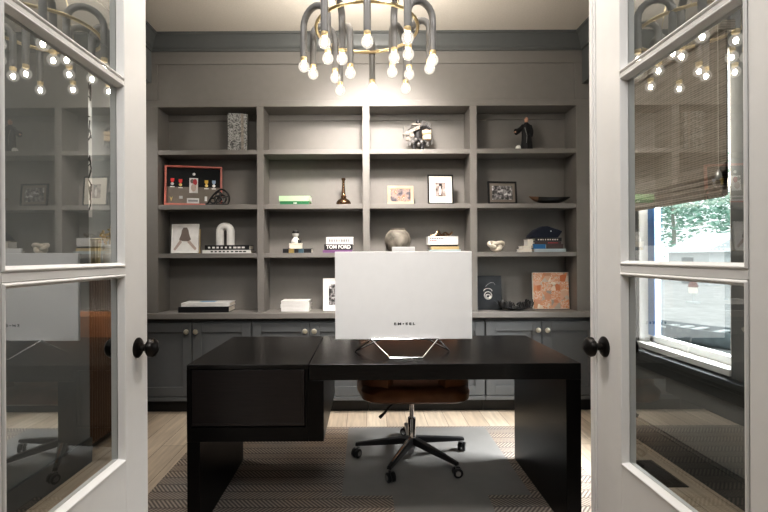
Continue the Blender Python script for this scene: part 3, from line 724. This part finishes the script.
_, h2 = book('black fashion book with large white spine lettering', 324, 352.5, 5.7, S3+h1+.0003, 'bkblack', 3.64, .13, title=('TOM FORD','paper',.86,0), group='fashion books on the third shelf')
_, h3 = book('white book on top of the fashion book stack', 326, 353, 7.3, S3+h1+h2+.0006, 'bkwhite', 3.65, .12, title=(None,'grey',.8,0), group='fashion books on the third shelf', pages='paper')
# counter
zz = ZK
for k, lab in enumerate(('white book at the bottom of the plain counter stack','white book in the middle of the plain counter stack','white book on top of the plain counter stack')):
    _, h_ = book(lab, 280.5-(k==1)*.6, 308.5+(k==1)*.5, 3.6, zz, 'bkwhite', 3.63, .16, pages='paper', group='plain white books on the counter'); zz += h_+.0004
picture_frame('white matted frame on the counter half hidden by the monitor', 322.5, 349, 278.5, 311, ZK, 'paper', 'paper', 'photo_grey', .012, .035, 3.66, .05, .08, name='matted_picture_frame')

# ---- bay 3: model figure
r = thing('model_figure', 'grey and beige armoured model figure on a pale plinth', 'figurine', (sx(418.5), 3.70, S1))
MB().box(-.075,.075,-.035,.035,0,.014).build('plinth', 'modpale', r, bevel=.002)
q = MB()
q.tube([(-.03,0,.013),(-.035,-.012,.055),(-.015,0,.10)], [.017,.014,.018], 8).tube([(.03,0,.013),(.04,-.01,.06),(.015,0,.10)], [.017,.014,.018], 8)
q.lathe([(.022,.09),(.030,.11),(.036,.15),(.040,.19),(.026,.205),(.012,.215)],12,0,None,1.,.7)
q.tube([(-.035,0,.19),(-.075,-.02,.165),(-.085,-.03,.12)], [.016,.014,.011], 8).tube([(.035,0,.19),(.07,-.02,.20),(.10,-.03,.17)], [.016,.014,.011], 8)
q.ball((0,-.005,.235),(.021,.022,.026)); q.build('body', 'moddark', r, True)
q = MB(); T = Matrix.Translation((-.045,-.035,.165)) @ Matrix.Rotation(-.45,4,'Y')
q.box(-.060,.06,-.012,.010,-.014,.014,0,T).box(-.045,-.01,-.016,.010,-.050,-.014,0,T).box(-.09,-.06,-.010,.008,-.010,.010,0,T).box(-.10,-.065,-.030,.0,.085,.125).box(-.055,.02,-.040,-.02,.205,.222)
q.build('shoulder_plate', 'modpale', r, bevel=.004)
MB().box(.03,.10,-.045,.0,.135,.165).box(.035,.10,-.045,.0,.09,.13).build('pack', 'modbeige', r, bevel=.004)
q = MB(); q.tube([(-.12,-.03,.10),(-.118,-.03,.20)], .005, 6).tube([(-.10,-.04,.12),(.06,-.04,.23)], .006, 6).tube([(.11,-.02,.05),(.105,-.02,.13)], .006, 6)
for a in range(5): q.tube([(.03+.014*a,.0,.20),(.04+.016*a,.01,.255-.006*a)], .006, 6)
for a in range(7): q.ball((-.07+.024*a,-.03,.05+.02*(a%3)),(.014,.014,.018),8,6)
q.build('equipment', 'modgrey', r, True)
# row 2
picture_frame('pale wood framed family photo on the second shelf', 387.5, 414, 184.5, 203.5, S2, 'woodpale', 'paper', 'photo_warm', .024, .0, 3.67, .10, .10, name='family_photo_frame')
picture_frame('black framed photo with wide white mat, second shelf', 428, 454, 173, 203, S2, 'black', 'cream', 'photo_sepia', .011, .052, 3.66, .06, .09, name='matted_photo_frame', fig=[('e',.45,.4,.12,.3,'photobg'),('e',.45,.7,.08,.09,'photoskin')])
o = MB().lathe([(.001,0),(.06,.002),(.088,.03),(.104,.075),(.106,.11),(.094,.15),(.070,.175),(.058,.182),(.060,.192),(.052,.194),(.048,.180),(.001,.17)], 36).build('clay_pot', 'clay', None, True)
o.location = (sx(397.5), 3.70, S3); tag(o, 'round mottled clay pot behind the top of the monitor', 'pot')
_, h1 = book('pale book at the bottom of the third bay stack', 429, 460.5, 2.8, S3, 'bkpale', 3.63, .14, rz=-.03, group='books in the third bay')
_, h2 = book('tan book in the lower middle of the third bay stack', 430.5, 459, 3.0, S3+h1+.0003, 'bktan', 3.64, .14, rz=.02, pages='paper', group='books in the third bay')
_, h3 = book('thin black book below the white one, third bay stack', 430, 457.5, 1.6, S3+h1+h2+.0006, 'bkblack', 3.65, .13, group='books in the third bay')
r, h4 = book('thick white book on top of the third bay stack', 427.8, 458, 8.4, S3+h1+h2+h3+.0009, 'bkwhite', 3.64, .13, pages='paper', group='books in the third bay')
q = MB()
for i in range(8): q.box(-.105+.014*i, -.095+.014*i, -.0008, .0002, h4*.72, h4*.82)
for i in range(4): q.box(-.105+.014*i, -.095+.014*i, -.0008, .0002, h4*.45, h4*.55, 1)
q.build('spine_print', ['ink','redtext'], r)
zt_ = S3+h1+h2+h3+h4+.0012
q = MB(); ctrl = [(-.09,0,.008),(-.055,-.01,.012),(-.03,0,.045),(-.005,.012,.012),(.03,0,.03),(.055,-.01,.012),(.085,0,.034)]
q.tube(smooth_path(ctrl), .0085, 8); q.tube(smooth_path([(-.08,.02,.0085),(-.02,.028,.0085),(.05,.02,.0085)]), .008, 8)
o = q.build('twisted_ornament', 'bronze', None, True); o.location = (sx(441.5), 3.68, zt_); tag(o, 'twisted bronze ornament on the thick white book', 'ornament')

# ---- bay 4
r = thing('robed_figurine', 'small dark robed figurine with one arm held out', 'figurine', (sx(527), 3.70, S1)); r.scale = (.86,.9,1.0)
q = MB(); R = []
for z, rx, ry, ox_ in ((0,.052,.045,.006),(.03,.05,.043,.006),(.09,.044,.036,.004),(.14,.040,.030,.002),(.185,.046,.030,0),(.212,.040,.026,0),(.226,.018,.018,0),(.232,.013,.013,0)):
    R.append([(ox_+rx*(1+.08*math.cos(7*t))*math.cos(t), ry*(1+.08*math.cos(7*t))*math.sin(t), z) for t in [2*PI*j/28 for j in range(28)]])
q.rings(R); q.build('robe', 'robe', r, True)
hdm = MB(); hdm.ball((0,-.004,.252),(.0175,.020,.024)); hdm.ball((0,-.024,.250),(.004,.005,.005),8,5)
hdm.build('head', 'skin', r, True)
MB().tube([(-.03,0,.205),(-.055,-.01,.180),(-.085,-.02,.158),(-.108,-.028,.150)], [.017,.019,.022,.026], 10).build('sleeve', 'robe', r, True)
MB().tube([(.036,0,.205),(.045,-.012,.160),(.028,-.035,.120)], [.016,.018,.020], 10).build('sleeve', 'robe', r, True)
hm = MB(); hm.ball((-.113,-.03,.149),(.010,.006,.008),8,6)
for k in range(4): hm.tube([(-.118,-.034+.003*k,.150),(-.128-.001*k,-.036+.003*k,.146)], .0018, 5)
hm.build('hand', 'skin', r, True)
MB().tube([(-.012,-.034,.05),(-.006,-.036,.12),(-.026,-.034,.185)], .004, 6).build('sash', 'modgrey', r, True)
o = MB().lathe([(.001,0),(.021,.001),(.022,.008),(.019,.020),(.011,.029),(.001,.032)],16).build('stone_dome', 'ceramic', None, True)
o.location = (sx(516), 3.63, S1); tag(o, 'tiny white dome ornament beside the robed figurine', 'ornament')
picture_frame('black double bordered frame with black and white photo', 488, 518, 180, 203, S2, 'black', 'feltgrey', 'photo_grey', .014, .022, 3.67, .10, .09, name='black_photo_frame')
r = thing('boat_bowl', 'long dark boat shaped bowl with pale tip, second shelf', 'bowl', (sx(549.5), 3.69, S2))
bw = (sx(570)-sx(529))/2; q = MB(); R = []
for i in range(17):
    u = -1+2*i/16; wv = max(.004, .060*(1-abs(u)**2.4)); zt = .050+.014*max(0,-u)**2+.008*max(0,u)**2; zb_ = .001+(zt-.006)*abs(u)**2.3
    R.append([(u*bw, wv*math.cos(a), zt - (zt-zb_)*(abs(math.sin(a))**.8) if math.sin(a) < 0 else zt - max(0,zt-zb_-.006)*math.sin(a)) for a in [2*PI*k/20 for k in range(20)]])
q.rings(R); o = q.build('bowl_body', ['bowlblack','bowlbrown'], r, True)
for p in o.data.polygons:
    if p.center.x < -bw*.62: p.material_index = 1
# knot
q = MB(); P = []
for i in range(60):
    t = 2*PI*i/60
    P.append((.030*(math.sin(t)+2*math.sin(2*t))*.72, .022*math.sin(3*t)*.9, .030*(math.cos(t)-2*math.cos(2*t))*.40))
zmin = min(p[2] for p in P); q.tube([(a,b,c-zmin+.016) for a,b,c in P], .0165, 10, closed=True)
o = q.build('knot_sculpture', 'stone', None, True); o.location = (sx(495.5), 3.68, S3); tag(o, 'cream stone knot sculpture on the third shelf', 'sculpture')
# books under the cap
_, h1 = book('pale blue book at the bottom of the cap stack', 534, 566, 3.0, S3, 'bkpale', 3.64, .13, group='books under the navy cap')
_, h2 = book('bright blue book in the middle of the cap stack', 533, 545.5, 4.6, S3+h1+.0003, 'bkblue', 3.64, .13, group='books under the navy cap')
_, h2b = book('dark brown book beside the bright blue one', 546, 563, 4.6, S3+h1+.0003, 'bkbrown', 3.645, .13, group='books under the navy cap')
_, h3 = book('brown book with reddish print under the cap', 534.5, 561, 2.6, S3+h1+h2+.0006, 'bkbrown', 3.65, .12, group='books under the navy cap', title=(None,'redtext',.4,.4))
_, h4 = book('black book with cream print directly under the cap', 535, 561.5, 3.8, S3+h1+h2+h3+.0009, 'bkblack', 3.65, .12, title=(None,'cream',.8,0), group='books under the navy cap')
_, g1 = book('cream book lying lowest left of the cap stack', 521, 531.5, 3.0, S3, 'cream', 3.645, .12, pages='paper', group='cream books beside the cap stack')
_, g2 = book('cream book second from the bottom left of the cap stack', 522.5, 531, 3.0, S3+g1+.0003, 'cream', 3.65, .11, pages='paper', group='cream books beside the cap stack')
_, g3 = book('cream book on top, left of the cap stack', 527.5, 533.0, 6.5, S3+g1+g2+.0006, 'cream', 3.66, .10, pages='paper', group='cream books beside the cap stack')
r = thing('navy_cap', 'navy folded side cap with small silver badge on the books', 'cap', (sx(544), 3.70, S3+h1+h2+h3+h4+.0013))
cw = (sx(560)-sx(528))/2
prof = [(-cw,.002),(-cw*.93,.022),(-cw*.6,.06),(-cw*.2,.082),(cw*.15,.084),(cw*.6,.066),(cw*1.0,.050),(cw*.86,.022),(cw*.75,.0015)]
q = MB(); R = []
for k, (sc, y) in enumerate(((.86,-.050),(.97,-.042),(1.0,-.02),(1.0,.02),(.97,.042),(.86,.050))):
    R.append([(x*(.9+.1*sc), y, z*sc*1.12) for x, z in prof])
q.rings(R); q.build('crown', 'navy', r, True)
q = MB(); q.tube([(x*.98,-.046,.010+.25*max(0,z-.02)) for x,z in [(-cw,.002),(-cw*.4,.02),(cw*.2,.05),(cw*.8,.05)]], .004, 6); q.build('fold_piping', 'bkblack', r, True)
MB().ball((cw*.30,-.048,.052),(.008,.004,.007),8,6).build('badge', 'silver', r, True)

# counter right
r = thing('charcoal_board', 'charcoal board with pale ring emblem leaning on the counter', 'board', (sx(488.5,3.72), 3.70, ZK), .04)
hb = 34*3.7/F; wb = .105; T = Matrix.Rotation(-.10,4,'X')
MB().box(-wb,wb,0,.012,0,hb,0,T).build('panel', 'slate', r, bevel=.002)
q = MB()
q.tube([(-.01+.030*math.cos(2*PI*i/24), -.001, .115+.030*math.sin(2*PI*i/24)) for i in range(24)], .005, 6, 0, T, True)
q.tube([(-.01+.034*math.cos(PI*i/12), -.001, .150+.022*math.sin(PI*i/12)) for i in range(13)], .004, 6, 0, T)
q.tube([(.04*math.cos(t)+.01,-.001,.20+.02*math.sin(t*1.4)) for t in [i*.25 for i in range(12)]], .002, 5, 1, T)
q.tube([(-.01+.018*math.cos(2*PI*i/16), -.001, .108+.014*math.sin(2*PI*i/16)) for i in range(16)], .006, 6, 0, T, True)
q.build('ring_emblem', ['silver','grey'], r, True)
r = thing('feathered_tray', 'black jagged edged tray of dark tendrils on the counter', 'tray', (sx(515,3.64), 3.64, ZK))
q = MB(); tw = .125
R = []
for i in range(13):
    u = -1+2*i/12; wv = max(.006,.05*(1-abs(u)**2.5)); zc = .0165+.030*abs(u)**2
    R.append([(u*tw, wv*math.cos(a), zc+.016*math.sin(a)) for a in [2*PI*j/12 for j in range(12)]])
q.rings(R); q.build('tray_body', 'black', r, True)
q = MB()
for i in range(130):
    u = random.uniform(-.95,1); y = random.uniform(-.04,.04); hgt = random.uniform(.02,.05); lx = random.uniform(-.02,.02)
    q.tube([(u*tw,y,.018+.02*abs(u)**2),(u*tw+lx*.5,y,.02+hgt*.6+.02*abs(u)**2),(u*tw+lx,y+random.uniform(-.01,.01),.02+hgt+.025*abs(u)**2)], [.010,.008,.003], 6)
q.tube(smooth_path([(-tw*.9,-.01,.035),(-tw*1.15,-.01,.052),(-tw*1.4,-.01,.078)]), .004, 6)
q.build('tendrils', 'black', r, True)['kind'] = 'stuff'
r = thing('patterned_canvas', 'square canvas of orange and cream patterned patches on the counter', 'canvas', (sx(551.2,3.70), 3.70, ZK+.003), .02)
wc = (sx(569.5,3.7)-sx(533,3.7))/2; hc = 36.5*3.7/F; T = Matrix.Rotation(-.07,4,'X')
MB().box(-wc,wc,0,.022,0,hc,0,T).build('stretcher', 'cream', r, bevel=.002)
q = MB(); n = 4
for i in range(n):
    for j in range(n):
        q.box(-wc+.003+(2*wc-.006)*i/n, -wc+.003+(2*wc-.006)*(i+1)/n, -.0012, .0, .003+(hc-.006)*j/n, .003+(hc-.006)*(j+1)/n, (i+j)%2, T)
q.build('painted_face', ['collage','collage2'], r)

# ================================================================== LEFT NICHE
r = thing('wooden_sideboard', 'brown ribbed wooden cabinet in the niche seen through the left door', 'cabinet', (-1.88, 3.16, 0))
MB().box(-.165,.155,-.37,.36,.07,1.16).build('carcass', 'walnut', r, bevel=.003)
q = MB(); n = 26
for i in range(n):
    y0 = -.36+.70*i/n; q.lathe([(.012,.09),(.012,1.13)],8,0,Matrix.Translation((.156,y0+.013,0)))
q.build('ribbed_front', 'walnut', r, True)
for y in (-.32,.31):
    for x in (-.12,.12): MB().box(x-.02,x+.02,y-.02,y+.02,0,.07).build('leg', 'walnut', r)
zs = 1.161
r = thing('canvas_art', 'tall white canvas with black scribbled lines hung in the niche', 'painting', (-2.049, 3.0, 1.54))
MB().box(0,.03,-.36,.36,0,1.0).build('canvas', 'canvas', r, bevel=.002)
q = MB()
for k in range(30):
    y = random.uniform(-.34,.30) if k > 12 else random.uniform(.29,.345); z = random.uniform(.05,.95) if k > 12 else .05+k*.073
    P = [(.031, y, z)]
    for s in range(3): P.append((.031, max(-.34,min(.345,P[-1][1]+(random.uniform(-.05,.05) if k <= 12 else random.uniform(-.14,.14)))), max(.02,min(.98,P[-1][2]+random.uniform(-.09,.13)))))
    q.tube(P, .0055, 5)
q.build('brush_lines', 'ink', r)
r = thing('gold_beaker', 'gold ribbed beaker standing on the sideboard in the niche', 'vase', (X(96,2.93), 2.93, zs))
q = MB(); R = []
for z, rad in ((0,.025),(.01,.027),(.09,.025),(.17,.029),(.20,.031)):
    R.append([(rad*(1+.06*math.cos(10*t))*math.cos(t), rad*(1+.06*math.cos(10*t))*math.sin(t), z) for t in [2*PI*j/40 for j in range(40)]])
q.rings(R); q.build('beaker_body', 'brass', r, True)
MB().lathe([(.032,.198),(.034,.202),(.032,.206)],24).build('rim', 'brass', r, True)
r = thing('white_pot', 'white cylindrical pot on the sideboard beside the gold beaker', 'pot', (X(109,2.98), 2.98, zs))
MB().lathe([(.001,0),(.031,.001),(.033,.006),(.033,.163),(.031,.167),(.028,.160),(.001,.15)],28).build('pot_body', 'ceramic', r, True)
r2 = thing('brass_sprig', 'brass branching ornament standing in the white pot', 'ornament', (X(109,2.98), 2.98, zs+.151))
q = MB()
for dx, dy, hgt in ((-.05,.0,.08),(.005,.02,.13),(.02,-.02,.09),(-.025,-.02,.10)):
    q.tube([(dx*.3,dy*.3,0),(dx*.7,dy*.7,hgt*.6),(dx,dy,hgt)], .004, 6)
    for s in (.55,.8): q.ball((dx*s+.012,dy*s,hgt*s),(.012,.008,.008),8,5); q.ball((dx*s-.012,dy*s,hgt*s+.01),(.012,.008,.008),8,5)
    q.ball((dx,dy,hgt),(.009,.009,.010),8,5)
q.build('branches', 'brass', r2, True)

# ================================================================== ROMAN SHADE, VENT
r = thing('roman_shade', 'woven brown bamboo roman shade half lowered over the window', 'blind', (WR-.001, 2.67, 1.53))
ys0, ys1 = 2.258-2.67, 3.12-2.67
MB().box(-.075,0,ys0,ys1,.83,.88).build('headrail', 'woven', r)
MB().box(-.050,-.040,ys0,ys1,.09,.83).build('panel', 'woven', r)
for k in range(4):
    z0 = .0+.030*k; d = .05+.010*k
    q = MB(); R = []
    for yy in (ys0, ys1): R.append([(-.042-.0,yy,z0+.095),(-.050-d*.35,yy,z0+.060),(-.050-d*.5,yy,z0+.018),(-.045-d*.38,yy,z0),(-.040,yy,z0+.012)])
    q.rings(R); q.build('fold', 'woven', r, bevel=.002)
MB().tube([(-.085,ys0+.004,.86),(-.085,ys0+.004,.135)], .0014, 6).build('cord', 'cream', r)
MB().lathe([(.001,.085),(.013,.087),(.016,.100),(.014,.115),(.007,.130),(.003,.138),(.001,.139)],12,0,Matrix.Translation((-.085,ys0+.004,0))).build('cord_tassel', 'silver', r, True)
r = thing('floor_register', 'bronze floor vent register set in the oak floor by the wall', 'vent', (1.655, 2.59, 0.0005))
q = MB(); q.box(-.065,.065,-.16,-.142,0,.005).box(-.065,.065,.142,.16,0,.005).box(-.065,-.048,-.142,.142,0,.005).box(.048,.065,-.142,.142,0,.005); q.build('frame', 'ventbr', r, bevel=.001)
q = MB()
for i in range(18): q.box(-.048,.048,-.138+.0157*i,-.132+.0157*i,0.001,.004)
q.box(-.004,.004,-.142,.142,.001,.0042); q.build('slats', 'ventbr', r)
MB().box(-.048,.048,-.142,.142,0,.0008).build('duct_shade', 'ventdark', r)  # flat near-black sheet, paints the darkness below the slats

# ================================================================== OUTSIDE
struct('ground', MB().box(2.3, 60, -20, 80, -.4, -.2), 'ground')
def tree(label, x, y, h, rad, n, seed):
    rnd = random.Random(seed); t = thing('tree', label, 'tree', (x,y,-.2), 0, 'trees in the yard')
    MB().tube([(0,0,0),(.15,.1,h*.45),(.05,.2,h*.8)], [.22,.17,.09], 10).build('trunk', 'bark', t, True)
    q = MB()
    for i in range(n):
        a, b, c = rnd.gauss(0,.5)*rad, rnd.gauss(0,.5)*rad, h*.75+rnd.gauss(0,.42)*rad
        Rm = Matrix.Translation((a,b,c)) @ Matrix.Rotation(rnd.uniform(0,6),4,'Z') @ Matrix.Rotation(rnd.uniform(0,3),4,'X')
        s = rnd.uniform(.12,.3); q.add([(-s,0,0),(0,-s*.5,0),(s,0,.05),(0,s*.5,0)], [(0,1,2,3)], 0, Rm)
    q.build('foliage', 'leaf', t)
tree('leafy tree outside the window, behind the shed on its left', 27, 40, 7.5, 3.8, 2000, 1)
tree('leafy tree outside the window, at the right of the shed', 23, 27, 6., 3.2, 1300, 3)
r = thing('garden_shed', 'white garden shed with pale roof outside the window', 'shed', (17.5, 22.5, -.2))
MB().box(-1.6,1.6,-1.4,1.4,0,1.6).build('wall', 'shedwall', r)
MB().prism([(-1.9,1.55),(0,2.5),(1.9,1.55)],-1.6,1.6).build('roof', 'shedroof', r)
MB().box(-1.62,-1.59,-.4,.4,0,1.3).build('door', 'teak', r)
r = thing('garden_lantern', 'small lantern with red-brown cap on the gravel outside', 'lantern', (X(693,13.5), 13.5, -.2))
MB().box(-.13,.13,-.13,.13,0,.05).box(-.02,.02,-.02,.02,.05,.30).build('post', 'shedwall', r)
MB().lathe([(.14,.30),(.14,.50)],4).build('lantern_body', 'cream', r)
MB().lathe([(.17,.48),(.12,.60),(.02,.70)],4).build('cap', 'rust', r)
r = thing('wooden_boat', 'low grey boat-shaped hull lying on the gravel outside the window', 'boat', (X(712,7.2), 7.2, -.199), math.radians(-62))
q = MB(); R = []
for i in range(15):
    u = -1+2*i/14; wv = max(.03,.34*(1-abs(u)**2.4)); top = .27+.05*abs(u)**3
    R.append([(u*.95, wv*c_, z_) for c_, z_ in ((-.45,0),(.45,0),(.85,.10),(1,top),(.88,top),(.7,.11),(.3,.05),(-.3,.05),(-.7,.11),(-.88,top),(-1,top),(-.85,.10))])
q.rings(R); q.build('hull', 'teak', r, True)
for u in (-.62,-.42,-.22,.1,.45): MB().box(u-.05,u+.05,-.27,.27,.225,.245).build('thwart', 'shedwall', r)

# ================================================================== LIGHT
wd = bpy.data.worlds.new('World'); S.world = wd; wd.use_nodes = True
bg = wd.node_tree.nodes['Background']; bg.inputs[0].default_value = (.93,.97,1.0,1); bg.inputs[1].default_value = 2.0
def area(name, loc, target, sx_, sy_, e, col=(1,1,1), spread=180):
    l = bpy.data.lights.new(name, 'AREA'); l.shape = 'RECTANGLE'; l.size = sx_; l.size_y = sy_; l.energy = e; l.color = col; l.spread = math.radians(spread)
    o = bpy.data.objects.new(name, l); COL.objects.link(o); o.location = loc
    o.rotation_euler = (Vector(target)-Vector(loc)).to_track_quat('-Z','Y').to_euler(); return o
area('front_fill', (0,-.3,2.6), (0,2.3,.85), .9, .5, 6, (1,.98,.96), 75)  # added fill from behind the camera, brightens monitor and desk front
for lx in (-.55, .55): area('overhead_fill', (lx,1.45,2.97), (lx,1.5,0), .3, .3, 17, (1,.95,.90))  # unseen overhead fill pair, added to light doors, desk top and rug
sl = bpy.data.lights.new('bookcase_fill_spot','SPOT'); sl.energy = 470; sl.spot_size = math.radians(80); sl.spot_blend = 1.; sl.shadow_soft_size = .22; sl.color = (1,.925,.87)  # unseen spot, added to make the middle bays brighter than the outer ones
so = bpy.data.objects.new('bookcase_fill_spot', sl); COL.objects.link(so); so.location = (.08,2.62,2.95); so.rotation_euler = (Vector((.08,3.75,1.75))-so.location).to_track_quat('-Z','Y').to_euler()
area('ceiling_fill', (0,2.45,2.52), (0,2.75,2.99), .5, .5, 22, (1,.95,.88))  # added upward fill, brightens the ceiling only; no fitting belongs to it
area('niche_fill', (-1.86,3.12,2.60), (-1.93,3.12,0), .12, .3, 4.5, (1,.97,.93), 110)  # made-up small lamp that lifts the canvas and sideboard in the niche
area('window_daylight', (WR+.95,2.7,2.2), (.4,3.05,0), 1.3, .9, 330, (.98,.99,1), 150)
sun = bpy.data.lights.new('sun','SUN'); sun.energy = 1.5; sun.angle = .05; so = bpy.data.objects.new('sun', sun); COL.objects.link(so); so.rotation_euler = (math.radians(35), math.radians(-12), 0)

# ================================================================== CAMERA
cam = bpy.data.cameras.new('camera'); co = bpy.data.objects.new('camera', cam); COL.objects.link(co)
co.location = (0,0,H); co.rotation_euler = (PI/2, ROLL, 0)
cam.sensor_width = 36; cam.lens = F/768*36; cam.shift_x = (384-CX)/768; cam.shift_y = 0; cam.clip_start = .05; cam.clip_end = 300
S.camera = co
S.view_settings.view_transform = 'Standard'
S.view_settings.look = 'Medium High Contrast'
S.view_settings.exposure = 0.0
S.cycles.max_bounces = 8; S.cycles.transparent_max_bounces = 16
S.cycles.use_denoising = True
S.cycles.sample_clamp_indirect = 6
